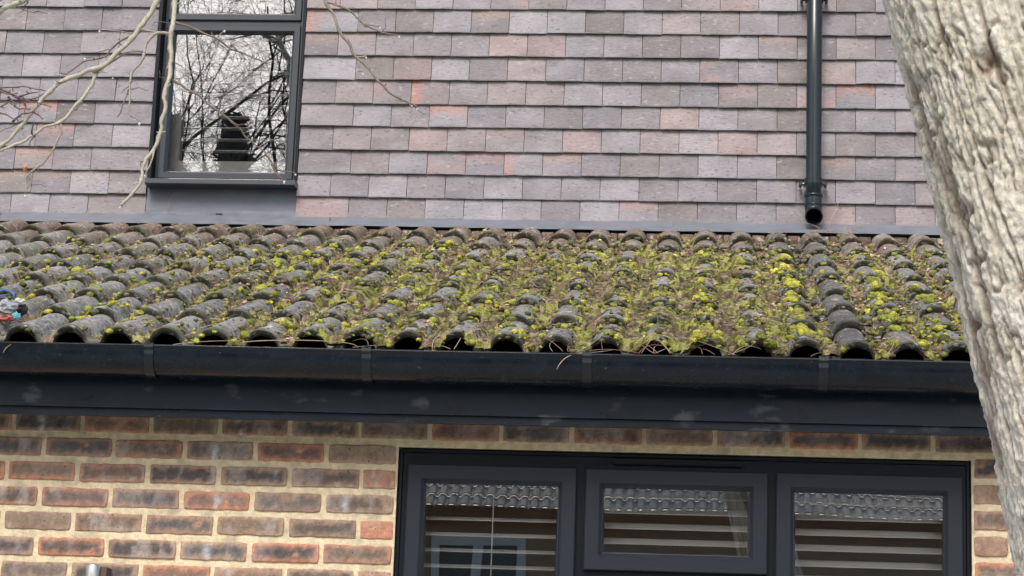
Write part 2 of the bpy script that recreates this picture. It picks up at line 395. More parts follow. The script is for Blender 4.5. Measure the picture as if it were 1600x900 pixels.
for k in range(NROW-1, -1, -1):
    for j in range(-10, 9):
        cx = RX0+RPITCH*(2*j+.5)+(RPITCH if k % 2 else 0)      # centre of a two-roll tile, broken bond
        x0, x1 = cx-RPITCH, cx+RPITCH
        if x1 < -3.3 or x0 > 2.0: continue
        ds, dn, dr = random.uniform(-.006, .006), random.uniform(-.0015, .003), random.uniform(-.004, .004)
        xs = np.linspace(x0+.0012, x1-.0012, 54); ss = np.concatenate([[0, .003, .008], np.linspace(.02, GAUGE+.06, 22)])
        if k == NROW-1: ss = np.minimum(ss, GAUGE-.03)+np.arange(len(ss))*1e-6
        X, S = np.meshgrid(xs, ss, indexing='ij'); Sg = S+k*GAUGE
        H = roll_h(X)*1.0+STEP*(1-S/GAUGE)+dn+dr*(X-cx)/.3
        nz_ = n3(X*16, Sg*16, 5, oct=4)-.5
        H = H+nz_*.006-.004*(1-sstep(0, .008, S))+(n3(X*90, Sg*90, 8, oct=2)-.5)*.0022
        Sx = Sg+ds+(n3(X*35, k*7.3+j, 1, oct=2)-.5)*.010*(1-sstep(0, .1, S))
        P = rpt(X, Sx, H)
        top = sstep(1.9, 2.6, Sg)
        grey = np.array((.245, .238, .228)); brown = np.array((.185, .125, .100)); tone = random.uniform(.8, 1.22)
        c = (grey*(1-top[..., None])+brown*top[..., None])*tone
        a = sstep(.45, .75, n3(X*7, Sg*7, 11)); c = c*(1-.5*a[..., None])+np.array((.36, .355, .32))*.5*a[..., None]
        olive = sstep(.48, .66, n3(X*9, Sg*6, 23))*.5; c = c*(1-olive[..., None])+np.array((.12, .118, .055))*olive[..., None]
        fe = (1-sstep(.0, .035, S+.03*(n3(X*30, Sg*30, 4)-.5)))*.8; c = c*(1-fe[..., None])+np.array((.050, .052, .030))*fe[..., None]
        wet = np.exp(-((X-(.46-.03*Sg))/.16)**2)*.6; c = c*(1-wet[..., None])+np.array((.055, .055, .060))*wet[..., None]
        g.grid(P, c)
        # front thickness, underside and its edge
        th = .0195
        bot = rpt(X[:, 0], Sx[:, 0]+.002, H[:, 0]-th); bot2 = rpt(X[:, 0], Sx[:, 0]+.16, H[:, 0]-th-.002)
        cc = np.tile(np.array((.085, .083, .06))*random.uniform(.8, 1.2), (len(xs), 1))
        Pf = np.stack([bot2, bot, P[:, 0]], 1); g.grid(Pf, np.stack([cc*.6, cc, cc], 1))
        for e in (0, -1):
            sd_ = np.stack([P[e], P[e]-EN*.012], 1); g.grid(sd_, (.06, .055, .045))
# brown filler blocks between the rolls under the flashing
for j in range(-20, 18):
    xc = RX0+RPITCH*(j+.5)
    for (a, b) in ((-.030, -.001), (.002, .030)) if j % 3 == 0 else ((-.026, .024),):
        q = rpt(np.array([xc+a, xc+b, xc+b, xc+a]), np.full(4, SMAX-.045), np.array([.004, .004, .034, .034]))
        q2 = q+ES*.05
        g.add(np.concatenate([q, q2]), [(0, 1, 2, 3), (3, 2, 6, 7), (0, 3, 7, 4), (1, 5, 6, 2), (4, 7, 6, 5)], np.array((.16, .105, .08))*random.uniform(.7, 1.2))
roof = g.build('tiled_roof', m_roof, house, smooth=True)
g = Geo(); q = rpt(np.array([-3.4, 2.4, 2.4, -3.4]), np.array([-.02, -.02, SMAX, SMAX]), np.array([-.012]*4)); g.add(q, [(0, 1, 2, 3)])
q = rpt(np.array([-3.4, 2.4, 2.4, -3.4]), np.array([.09, .09, .092, .092]), np.array([-.012, -.012, -.004, -.004])); g.add(q, [(0, 1, 2, 3)])
g.build('roof_underlay', m_dark, roof)

# --- lead flashing on top of the roof
g = Geo(); xs = np.arange(-3.6, 2.4, .02); prof_s = np.linspace(0, 1, 12)
X, T = np.meshgrid(xs, prof_s, indexing='ij')
Yl = 9.118+(9.285-9.118)*T; Zl = 3.807+(3.888-3.807)*T
Zl = Zl+(n3(X*4, T*2, 3, oct=3)-.5)*.006
g.grid(np.stack([X, Yl, Zl], -1)); g.box(-3.6, 2.4, 9.285, 9.30, 3.75, 3.90)
for xb in (-3.1, -1.62, -.12, 1.36):
    g.box(xb, xb+.004, 9.20, 9.28, 3.80, 3.868)
g.build('lead_flashing', m_lead, house, smooth=True)

# --- hung tiles on the upper wall
TW0, TW1, TWZ = -2.456, -1.790, 4.008
pal = [((.265, .240, .252), 6), ((.29, .272, .292), 6), ((.245, .232, .250), 4), ((.33, .315, .335), 4), ((.265, .235, .232), 3), ((.225, .205, .205), 2), ((.32, .275, .275), 2), ((.35, .28, .272), 1)]
pw = [c for c, n in pal for _ in range(n)]
g = Geo()
def hung(x0, x1, z0, gz, seed, stretcher=False):
    r = random.Random(seed); nx, nz = 14, 9
    u = np.linspace(0, 1, nx); v = np.concatenate([[0, .03], np.linspace(.08, 1, nz-2)])
    U, V = np.meshgrid(u, v, indexing='ij'); X = x0+(x1-x0)*U; dz = r.uniform(-.0014, .0014); tl = r.uniform(-.0028, .0028)*(r.random() < .4)
    Z = z0+dz+tl*(U-.5)+(gz+.016)*V
    Z = Z+np.where(V < .01, (n3(X*40, 0, seed, oct=2)-.5)*.002, 0)
    cam_ = r.uniform(-.001, .003)
    dy = r.uniform(-.0025, .002)
    Y = YU+.0135*V*(gz+.016)/.108+dy-cam_*(1-(2*U-1)**2)*(1-V)+(n3(X*12, Z*18, seed, oct=3)-.5)*.004
    Y = Y+.0012*(1-sstep(0, .04, np.minimum(U, 1-U)))+.0012*(1-sstep(0, .04, V))
    base = np.array(r.choice(pw))*np.array((.845, .885, .885))*r.uniform(.86, 1.12)
    n1 = n3(X*9, Z*14, seed+3, oct=3)[..., None]
    c = base*(.74+.52*n1); st_ = sstep(.55, .75, n3(X*5, Z*30, seed+8, oct=3))[..., None]*r.uniform(0, .35); c = c*(1-st_)+np.array((.36, .345, .35))*st_
    p = r.random()
    if p < .085:                              # orange-red flashed band along the head or one side
        red = np.array((.42, .225, .185)) if r.random() < .5 else np.array((.36, .27, .225))
        if r.random() < .65: e = sstep(.30, .80, V+.35*(n3(X*20, Z*20, seed+4)-.5))
        else: e = sstep(.55, .95, (U if r.random() < .5 else 1-U)+.5*(n3(X*20, Z*20, seed+4)-.5))
        e = e[..., None]*r.uniform(.35, .8); c = c*(1-e)+red*e
    elif p < .16:
        e = (sstep(.4, .8, n3(X*9, Z*12, seed+6)+.1))[..., None]*r.uniform(.2, .5); c = c*(1-e)+np.array((.42, .27, .24))*e
    c = c*np.array((1.0, .965, 1.0))
    P = np.stack([X, Y, Z], -1); g.grid(P, c)
    th = .0105
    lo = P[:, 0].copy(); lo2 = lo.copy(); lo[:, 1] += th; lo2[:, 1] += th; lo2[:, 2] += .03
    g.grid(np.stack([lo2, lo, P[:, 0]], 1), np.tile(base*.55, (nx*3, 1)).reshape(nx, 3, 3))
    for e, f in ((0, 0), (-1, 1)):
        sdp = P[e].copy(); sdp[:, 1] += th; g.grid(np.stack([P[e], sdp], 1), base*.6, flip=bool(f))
zc = [3.882, 3.979, 4.087, 4.194, 4.304, 4.409, 4.521, 4.633, 4.743, 4.854, 4.962, 5.070, 5.178, 5.286]
for i, z0 in enumerate(zc):
    gz = (zc[i+1]-z0) if i+1 < len(zc) else .108
    half = .085 if i % 2 else 0.0
    # right of the window: anchored at the seam measured beside the pipe
    xs = [(-.014+half-.001)+.1705*k for k in range(-14, 10)]
    xs = [x for x in xs if x > TW1+.10]
    xs = [TW1+.004]+xs if xs[0]-TW1 < .30 else [TW1+.004, xs[0]-.1705]+xs
    sp = list(zip(xs[:-1], xs[1:]))
    xl = [TW0-.006]
    x = TW0-.006-(.262 if i % 2 == 0 else .174); 
    while x > -3.75: xl.append(x); x -= .1755
    xl.append(x)
    sp += [(b, a) for a, b in zip(xl[:-1], xl[1:])]
    if z0 > 5.25: sp += [(TW0, TW0+.22), (TW0+.22, TW0+.44), (TW0+.44, TW1)]
    for (a, b) in sp: hung(a+.0011, b-.0011, z0, gz, random.randint(0, 10**6))
g.build('hung_tile_wall', m_hung, house, smooth=False)
g = Geo()
for bx in ((-3.8, TW0-.004, 3.7, 5.5), (TW1+.004, 2.4, 3.7, 5.5), (TW0-.004, TW1+.004, 3.7, 4.02), (TW0-.004, TW1+.004, 5.2, 5.5)):
    g.box(bx[0], bx[1], YU+.034, YU+.12, bx[2], bx[3])
g.build('wall_core', m_dark, house)
g = Geo()                                     # lead apron under the window
xs = np.linspace(TW0-.006, TW1+.003, 60); zs = np.linspace(3.884, 4.03, 16); X, Z = np.meshgrid(xs, zs, indexing='ij')
Y = YU+.010+.012*(Z-3.884)/.14+(n3(X*5, Z*7, 9, oct=3)-.5)*.008
lap = np.where((X > -2.13) & (Z < 3.90), -.003, 0)
g.grid(np.stack([X, Y+lap, Z-np.where(Z < 3.885, .003*(X > -2.13), 0)], -1)); g.box(-2.142, -2.112, YU+.000, YU+.006, 3.893, 3.896)
g.build('lead_apron', m_apron, house, smooth=True)

# --- upper window
win = bpy.data.objects.new('window', None); scene.collection.objects.link(win); place(win, house, (-2.12, 9.33, 4.01))
win['label'] = 'dark grey upper window reflecting bare trees and sky'
g = Geo()
ZT = 5.30
g.box(TW0-.004, TW0+.012, YU-.006, 9.40, 4.045, ZT); g.box(TW1-.010, TW1+.003, YU+.004, 9.40, 4.045, ZT)
g.box(TW0+.012, TW1-.010, YU, 9.40, ZT-.02, ZT)
g.build('reveal', m_frame_d, win)
g = Geo(); fx, gx = TW0+.012, TW1-.010
g.ring(fx, gx, 4.045, ZT-.02, [(0, 9.40), (0, 9.338), (.003, 9.335), (.020, 9.335), (.022, 9.338), (.022, 9.37)])
g.box(fx+.022, gx-.022, 9.336, 9.38, 4.783, 4.812)
g.build('frame', m_frame_up, win)
def sash_ring(gg, x0, x1, z0, z1, y, w=.05, d=.022):
    gg.ring(x0, x1, z0, z1, [(0, y+.03), (0, y+.003), (.003, y), (w*.72, y), (w*.76, y+.002), (w-.004, y+.012), (w, y+d), (w+.004, y+d)])
for (z0, z1) in ((4.068, 4.782), (4.813, ZT-.043)):
    g = Geo(); w_ = .036
    g.ring(fx+.016, gx-.016, z0-.004, z1+.004, [(0, 9.36), (0, 9.327), (.003, 9.324), (.026, 9.324), (.034, 9.333), (.038, 9.347), (.040, 9.352)])
    sa = g.build('sash', m_frame_up, win)
    g = Geo(); a, b, c, d = fx+.052, gx-.052, z0+.032, z1-.032
    g.add([(a, 9.350, c), (b, 9.350, c), (b, 9.350, d), (a, 9.350, d)], [(0, 1, 2, 3)]); g.build('pane', m_glass_up, sa)
g = Geo()
pr = [(9.40, 4.044), (9.225, 4.038), (9.216, 4.034), (9.215, 4.014), (9.219, 4.010), (9.29, 4.010), (9.40, 4.010)]
for x0, x1 in ((TW0+.002, TW1+.008),):
    V = [(x, y, z) for x in (x0, x1) for y, z in pr]; n = len(pr)
    g.add(V, [(i, i+1, n+i+1, n+i) for i in range(n-1)]); 
    g.add(V, [(0, 1, 2, 3), (0, 3, 4, 6), (n, n+3, n+2, n+1), (n, n+6, n+4, n+3)])
g.build('sill', m_frame_up, win)

# --- lower window
lw = bpy.data.objects.new('window', None); scene.collection.objects.link(lw); place(lw, house, (-.045, 6.75, WZ0))
lw['label'] = 'wide dark grey three-light window under the eaves'
g = Geo()
g.ring(WX0+.004, WX1-.004, WZ0, WZ1-.004, [(0, 6.80), (0, 6.712), (.003, 6.709), (.010, 6.709), (.013, 6.714), (.034, 6.714), (.036, 6.718), (.036, 6.80)])
g.box(-.372, -.332, 6.7145, 6.79, WZ0+.03, WZ1-.05); g.box(.213, .250, 6.7145, 6.79, WZ0+.03, WZ1-.05)
g.box(WX0+.03, WX1-.03, 6.7150, 6.79, 2.465, WZ1-.02); g.box(-.335, .215, 6.7152, 6.79, 2.108, 2.160)
g.build('frame', m_frame_d, lw)
def casement(x0, x1, z0, z1):
    g = Geo()
    g.ring(x0, x1, z0, z1, [(0, 6.73), (0, 6.699), (.003, 6.696), (.043, 6.696), (.046, 6.699), (.053, 6.706), (.0555, 6.722), (.060, 6.724)])
    s = g.build('sash', m_frame, lw)
    g = Geo(); a, b, c, d = x0+.054, x1-.054, z0+.054, z1-.054
    g.add([(a, 6.7225, c), (b, 6.7225, c), (b, 6.7225, d), (a, 6.7225, d)], [(0, 1, 2, 3)]); g.build('pane', m_glass, s)
casement(-.889, -.366, 1.37, 2.467); casement(-.338, .219, 2.156, 2.466); casement(-.338, .219, 1.37, 2.106); casement(.244, .804, 1.37, 2.468)
g = Geo()
pr = [(6.714, 2.503), (6.700, 2.502), (6.694, 2.498), (6.694, 2.487), (6.699, 2.482), (6.714, 2.481)]
V = [(x, y, z) for x in (-.252, .140) for y, z in pr]; n = len(pr)
g.add(V, [(i, i+1, n+i+1, n+i) for i in range(n-1)]); g.add(V, [(0, 5, 4, 1), (1, 4, 3, 2), (n, n+1, n+4, n+5), (n+1, n+2, n+3, n+4)])
g.box(-.235, .123, 6.691, 6.6945, 2.490, 2.495)
g.build('trickle_vent', m_frame_d, lw)
g = Geo(); pr = [(6.80, WZ0), (6.66, WZ0-.006), (6.655, WZ0-.012), (6.655, WZ0-.035), (6.66, WZ0-.035), (6.70, WZ0-.03)]
V = [(x, y, z) for x in (WX0-.03, WX1+.03) for y, z in pr]; n = len(pr)
g.add(V, [(i, i+1, n+i+1, n+i) for i in range(n-1)]); g.build('sill', m_frame_d, lw)

# --- downpipe
pipe = bpy.data.objects.new('downpipe', None); scene.collection.objects.link(pipe); place(pipe, house, (.482, 9.205, 3.9))
px_, py_ = .482, 9.205
g = Geo(); g.tube([(px_, py_, 3.935), (px_, py_, 4.06), (px_, py_, 4.5), (px_, py_, 5.6)], .0335, 32); g.build('pipe', m_pipe, pipe, smooth=True)
g = Geo()
ths = np.linspace(0, 2*math.pi, 33)
pth = [(px_, py_, 3.995), (px_, py_, 3.950)]
ang = np.linspace(0, R(72), 8)
for a in ang: pth.append((px_, py_-.045*(1-math.cos(a)), 3.938-.045*math.sin(a)))
last = np.array(pth[-1]); dr_ = np.array([0, -math.sin(ang[-1]), -math.cos(ang[-1])]); pth.append(tuple(last+dr_*.022))
g.tube(pth, [.037]*2+[.0365]*(len(pth)-2), 32, cap=False); g.tube(pth, [.034]*len(pth), 32, cap=False)
g.tube([(px_, py_, 3.986), (px_, py_, 3.999)], [.040, .040], 32); g.tube([(px_, py_, 3.948), (px_, py_, 3.954)], [.0395, .0395], 32)
e = np.array(pth[-1]); g.tube([e, e-dr_*.004], [.0385, .0385], 32, cap=False)
a1 = []; 
for t in ths: 
    n1_ = np.array([1, 0, 0]); n2_ = np.cross(dr_, n1_); a1.append([e+(.0385*(math.cos(t)*n1_+math.sin(t)*n2_)), e+(.0335*(math.cos(t)*n1_+math.sin(t)*n2_))])
g.grid(np.array(a1))
shoe = g.build('shoe', m_pipe, pipe, smooth=True)
for zz in (4.055, 4.895):
    g = Geo(); g.tube([(px_, py_, zz-.012), (px_, py_, zz+.012)], [.0365, .0365], 32); g.tube([(px_, py_, zz+.010), (px_, py_, zz+.014)], [.038, .038], 32)
    for sx in (-1, 1):
        g.box(px_+sx*.036-.004, px_+sx*.036+.004, py_+.0, py_+.06, zz-.010, zz+.008)
        g.tube([(px_+sx*.036, py_+.030, zz-.002), (px_+sx*.054, py_+.030, zz-.004)], [.008, .006], 10)
        g.tube([(px_+sx*.054, py_+.012, zz-.003), (px_+sx*.054, py_+.07, zz-.003)], [.0075, .0075], 10)
    g.build('pipe_clip', m_pipe, pipe, smooth=False)

# ------------------------------------------------------------------ shutters behind the panes
def slat_geo(x0, x1, dep, tilt, bow=.003):
    """one gently bowed slat, its centre line on the local x axis"""
    g = Geo(); t = np.linspace(-1, 1, 7); y = t*dep/2; z = bow*(1-t**2)
    yy = y*math.cos(tilt)-z*math.sin(tilt); zz = y*math.sin(tilt)+z*math.cos(tilt)
    V = []
    for x in (x0, x1):
        V += [(x, a, b+.0016) for a, b in zip(yy, zz)]+[(x, a, b-.0016) for a, b in zip(yy[::-1], zz[::-1])]
    n = 14; F = [(i, (i+1) % n, n+(i+1) % n, n+i) for i in range(n)]
    F += [(i, i+1, 12-i, 13-i) for i in range(6)]+[(n+13-i, n+12-i, n+i+1, n+i) for i in range(6)]
    g.add(V, F); return g
def shutter(loc, x0, x1, zs, dep, tilt, label, frame=None):
    t = thing('slatted_blind', loc, label, 'blind', 'white slatted blinds behind the windows')
    s0 = slat_geo(x0, x1, dep, tilt).build('slat', m_slat, None)
    s0.parent = t; s0.location = (0, 0, zs[0]-loc[2])
    for z in zs[1:]:
        s = s0.copy(); scene.collection.objects.link(s); s.parent = t; s.location = (0, 0, z-loc[2]); s.rotation_euler.x = random.uniform(-.02, .02)
    if frame:
        g = Geo(); g.ring(*frame, [(0, loc[1]+.025), (0, loc[1]-.028), (.003, loc[1]-.031), (.075, loc[1]-.031), (.078, loc[1]-.028), (.078, loc[1]+.025), (0, loc[1]+.025)])
        g.build('stile_frame', m_slat, t)
    elif x1 == .25:
        g = Geo()
        for xc in ((x0+x1)/2,): g.box(xc+loc[0]-.0016, xc+loc[0]+.0016, loc[1]-.030, loc[1]-.024, zs[-1], zs[0]+.1)
        g.build('tilt_rod', m_slat, t)
    return t
shutter((-.63, 6.84, 1.4), -.25, .25, [2.316-.0495*k for k in range(14)], .054, .24, 'white slatted blind behind the left pane of the wide lower window')
shutter((-.06, 6.84, 1.4), -.26, .26, [2.402-.0475*k for k in range(16)], .056, .38, 'white slatted blind behind the small middle pane of the wide lower window')
shutter((.525, 6.84, 1.4), -.27, .27, [2.399-.0480*k for k in range(16)], .056, .42, 'white slatted blind behind the right pane of the wide lower window')
shutter((-2.123, 9.47, 4.1), -.235, .235, [4.178+.0535*k for k in range(20)], .045, .03, 'white slatted blind with pale frame behind the upper window', frame=(-2.442, -1.800, 4.100, 5.28))
# a lit ceiling spot inside the lower room
sp = thing('ceiling_spotlight', (.62, 7.75, 2.5), 'small lit ceiling spotlight seen through the right pane of the lower window', 'lamp')
g = Geo(); g.tube([(.62, 7.75, 2.56), (.62, 7.75, 2.548)], [.035, .035], 20); g.build('spotlight_ring', m_white, sp)
m_em = bpy.data.materials.new('lamp_glow'); m_em.use_nodes = True; eb = m_em.node_tree.nodes['Principled BSDF']
eb.inputs['Emission Color'].default_value = (1, .62, .25, 1); eb.inputs['Emission Strength'].default_value = 12
g = Geo(); g.tube([(.62, 7.75, 2.5485), (.62, 7.75, 2.546)], [.024, .024], 20); g.build('bulb', m_em, sp)

# ------------------------------------------------------------------ MOSS
def pan(x): return 1-roll_h(x)/HR
def dens(x, s):
    dx = (sstep(-2.2, -1.0, x)*.56+.36)*(.62+.76*sstep(.3, .7, n3(x*2.6, s*2.6, 0, oct=2, seed=91)))
    dx = dx*(1-.85*np.exp(-((x-(.45-.03*s))/.13)**2))*(1-.42*sstep(.3, .6, x))
    ds = (1-sstep(1.9, 2.45, s)*.93)
    left = 1-sstep(-1.9, -1.05, x)
    ds = ds*(1-left*(1-sstep(.45, 1.0, s))*.75)
    return dx*ds
g = Geo()
xs = np.arange(-2.75, 1.15, .0062); ss = np.arange(-.005, SMAX-.05, .0075)
X, S = np.meshgrid(xs, ss, indexing='ij'); D = dens(X, S); p = pan(X)
k = S/GAUGE-np.floor(S/GAUGE)
n1 = n3(X*7, S*7, 0, oct=3, seed=31); n2 = n3(X*38, S*38, 0, oct=3, seed=5); n4 = n3(X*130, S*130, 0, oct=2, seed=9)
q = D*1.05+.78*(p-.60)+(n1-.5)*1.5+(n2-.5)*1.1-.52+.22*sstep(.72, 1, k)
q = q-.55*sstep(.55, 1.0, 1-p)*(1-.55*sstep(.6, .75, n1))
th = np.clip(q, 0, .85)*.030*(.35+.65*p)+np.where(q > 0, (n2-.35)*.013+(n4-.5)*.006, 0)
th = np.where(q > 0, np.maximum(th, .0005), -.01)
front = -.010*(1-sstep(0, .02, S))
P = rpt(X, S, roof_surf(X, S)+th+front*0)
cn = n3(X*22, S*22, 0, oct=4, seed=77); c2 = n3(X*90, S*90, 0, oct=2, seed=78)
brown = np.array((.21, .150, .105)); oliv = np.array((.15, .145, .060)); brt = np.array((.33, .34, .075)); drk = np.array((.05, .042, .03))
a = sstep(.37, .50, cn)[..., None]; c = brown*(1-a)+oliv*a
a = sstep(.50, .62, cn+.25*(n1-.5))[..., None]; c = c*(1-a)+brt*a
a = (1-sstep(.34, .46, c2))[..., None]*.8; c = c*(1-a)+drk*a
a = sstep(.60, .72, c2)[..., None]*.6; c = c*(1-a)+np.array((.50, .40, .30))*a
keep = (q[:-1, :-1] > 0) & (q[1:, :-1] > 0) & (q[1:, 1:] > 0) & (q[:-1, 1:] > 0)
g.grid(P, c, keep=keep)
# unit spheres
def ico(sub):
    import bmesh
    bm = bmesh.new(); bmesh.ops.create_icosphere(bm, subdivisions=sub, radius=1); bm.verts.ensure_lookup_table()
    V = np.array([v.co[:] for v in bm.verts]); F = np.array([[v.index for v in f.verts] for f in bm.faces]); bm.free(); return V, F
def scatter(g, base, X, S, H, rad, flat, cols, amp=.48, seed=0, fq=3.0):
    V0, F0 = base; n = len(X); nv = len(V0)
    rg = np.random.default_rng(seed)
    th = rg.uniform(0, 6.28, n); ct, st = np.cos(th), np.sin(th)
    off = rg.uniform(0, 50, (n, 1, 3))
    d = fbm(V0[None]*fq+off, 2, seed); d2 = fbm(V0[None]*fq*3+off, 1, seed+4)
    Vv = V0[None]*(1-amp+2*amp*d+amp*.7*(d2-.5))[..., None]
    e = rg.uniform(.75, 1.35, (n, 1))
    lx, ls, ln = Vv[..., 0]*e, Vv[..., 1]/e, Vv[..., 2]
    x = (lx*ct[:, None]-ls*st[:, None])*rad[:, None]; s = (lx*st[:, None]+ls*ct[:, None])*rad[:, None]; h = ln*(rad*flat)[:, None]
    P = rpt(X[:, None]+x, S[:, None]+s, H[:, None]+h)
    C = cols[:, None, :]*(.75+.5*d2[..., None])
    F = (F0[None]+(np.arange(n)*nv)[:, None, None]).reshape(-1, 3)
    g.add(P.reshape(-1, 3), F, C.reshape(-1, 3))
def pick(n, f, xr=(-2.6, 1.1), sr=(0, SMAX-.06), seed=0):
    rg = np.random.default_rng(seed); X = rg.uniform(*xr, n*14); S = rg.uniform(*sr, n*14); a = rg.uniform(0, 1, n*14) < f(X, S)
    return X[a][:n], S[a][:n]
i1, i2 = ico(2), ico(3)
moscol = np.array([(.40, .42, .08), (.31, .33, .07), (.56, .52, .09), (.19, .20, .065), (.13, .13, .055), (.33, .27, .12), (.21, .16, .10)])
def cols_for(n, w, seed):
    rg = np.random.default_rng(seed); return moscol[rg.choice(len(moscol), n, p=np.array(w)/sum(w))]*rg.uniform(.75, 1.2, (n, 1))
patch = lambda X, S: sstep(.46, .56, n3(X*13, S*11, 0, oct=3, seed=55))
f = lambda X, S: dens(X, S)*(.03+.97*pan(X)**1.2)*(.05+.95*patch(X, S))
X, S = pick(5200, f, seed=1); n = len(X); rad = np.clip(rng.lognormal(math.log(.0078), .42, n), .0035, .020)
scatter(g, i1, X, S, roof_surf(X, S)+.006, rad, .75, cols_for(n, [5, 5, 2, 5, 4, 3, 2], 3), seed=11)
X, S = pick(11000, lambda X, S: dens(X, S)*(.03+.97*pan(X)**1.1), seed=2); n = len(X); rad = np.clip(rng.lognormal(math.log(.0050), .4, n), .0025, .011)
scatter(g, i1, X, S, roof_surf(X, S)+.009*pan(X), rad, .8, cols_for(n, [2, 3, 1, 4, 6, 3, 6], 4), seed=12)
# moss growing under the tail of each tile, on the front edges
X, S = pick(1100, lambda X, S: dens(X, S)*.9, seed=3); kk = np.round(S/GAUGE)*GAUGE; n = len(X)
rad = np.clip(rng.lognormal(math.log(.0085), .35, n), .004, .016)
scatter(g, i1, X, kk-.004, roll_h(X)+.010, rad, .7, cols_for(n, [1, 3, 1, 4, 6, 2, 3], 5), seed=13)
# bright yellow-green runs and cushions
def run(x0, s0, x1, s1, wid, n, r, w=(5, 1, 9, 1, 0, 2, 0)):
    rg = np.random.default_rng(int(abs(x0*1000)+s0*100)); t = rg.uniform(0, 1, n)
    X = x0+(x1-x0)*t+rg.normal(0, wid, n); S = s0+(s1-s0)*t+rg.normal(0, wid, n); S = np.maximum(S, .0)
    rad = r*rg.uniform(.6, 1.25, n)
    scatter(g, i2 if r > .009 else i1, X, S, roof_surf(X, S)+.004, rad, .75, cols_for(n, w, int(s0*50)+9), seed=int(s0*10)+20)
run(.315, 0.02, .325, 1.9, .012, 120, .0115); run(.355, .05, .36, .16, .014, 22, .012, (0, 0, 5, 0, 0, 8, 0))
run(.015, 0, .02, .14, .020, 40, .013); run(.02, .3, .00, 1.3, .014, 45, .010, (3, 3, 3, 2, 1, 1, 0))
run(.72, 0, .70, .5, .018, 45, .012, (5, 5, 2, 2, 1, 0, 0)); run(.60, .35, .62, 1.3, .014, 55, .011, (3, 3, 5, 2, 0, 2, 0))
run(.205, 0, .21, .03, .010, 8, .014, (3, 5, 0, 2, 0, 0, 0)); run(.125, .0, .125, .05, .010, 10, .012, (3, 5, 0, 2, 0, 0, 0))
run(-.52, .02, -.50, .16, .020, 36, .011); run(-.67, .4, -.66, .75, .026, 55, .012); run(-.22, .5, -.24, .95, .014, 36, .011)
run(-.25, .0, -.24, .05, .02, 16, .010); run(-1.0, .02, -.9, .1, .04, 30, .010, (3, 3, 5, 3, 2, 2, 0)); run(-1.55, .02, -1.5, .28, .012, 16, .006)
run(-1.83, .05, -1.72, .30, .008, 14, .005); run(-1.95, .35, -1.88, .60, .010, 22, .006)
for j in range(52):
    x = random.uniform(-1.45, .9); s = random.uniform(.05, 2.0)
    if dens(np.array(x), np.array(s)) < .35: continue
    run(x, s, x+random.uniform(-.02, .02), s+random.uniform(0, .06), .014, random.randint(6, 16), random.uniform(.009, .014), (5, 5, 3, 3, 0, 1, 0))
g.build('moss', m_moss, smooth=True, label='yellow-green moss covering the grey roof tiles', category='moss', kind='stuff')

# ------------------------------------------------------------------ needles, twigs and leaf bits on the roof
def stems(g, X, S, H, L, rad, cols, seed, lift=.25, curve=.25, seg=4):
    rg = np.random.default_rng(seed)
    for i in range(len(X)):
        a = rg.uniform(0, math.pi); d = np.array([math.cos(a), math.sin(a)*.9, 0]); t = np.linspace(-.5, .5, seg); cv = rg.normal(0, curve)
        lf = rg.uniform(-.3, 1)*lift
        x = X[i]+L[i]*(d[0]*t-d[1]*cv*t*t*2); s = S[i]+L[i]*(d[1]*t+d[0]*cv*t*t*2); h = H[i]+L[i]*(lf*(t+.2)+.1*lift*np.sin(t*6+a))
        h = np.maximum(h, roll_h(x)+.004)
        g.tube(rpt(x, s, h), rad[i]*np.linspace(1, .6, seg), 3, cols[i], cap=False)
g = Geo()
lit = np.array([(.34, .20, .15), (.42, .27, .20), (.20, .12, .09), (.56, .44, .33), (.66, .55, .42), (.48, .31, .26)])
f = lambda X, S: np.clip(dens(X, S)+.05, 0, 1)*(.08+.92*pan(X))*(.3+.7*sstep(.4, .6, n3(X*5, S*5, 0, seed=61)))
X, S = pick(6500, f, seed=6); n = len(X); rg = np.random.default_rng(8)
stems(g, X, S, roof_surf(X, S)+.013*pan(X)+.004, rg.uniform(.010, .038, n), rg.uniform(.0006, .0014, n), lit[rg.choice(6, n, p=[.28, .2, .22, .12, .08, .1])]*rg.uniform(.8, 1.2, (n, 1)), 9)
# small curled leaf flakes
X, S = pick(4200, f, seed=16); n = len(X)
for i in range(n):
    a = rg.uniform(0, 6.28); L_ = rg.uniform(.005, .013); W_ = L_*rg.uniform(.3, .6); c, s_ = math.cos(a), math.sin(a); h0 = float(roof_surf(X[i], S[i]))+.011*float(pan(X[i]))+.005
    pts = [(-L_, 0, 0), (0, -W_, rg.uniform(0, .006)), (L_, 0, rg.uniform(-.002, .006)), (0, W_, rg.uniform(0, .006))]
    q = np.array([[p[0]*c-p[1]*s_, p[0]*s_+p[1]*c, p[2]] for p in pts])
    g.add(rpt(X[i]+q[:, 0], S[i]+q[:, 1], h0+q[:, 2]), [(0, 1, 2), (0, 2, 3)], lit[rg.integers(0, 6)]*rg.uniform(.7, 1.1))
g.build('leaf_litter', m_litter, label='brown needles and leaf bits caught in the roof moss', category='leaf litter', kind='stuff')
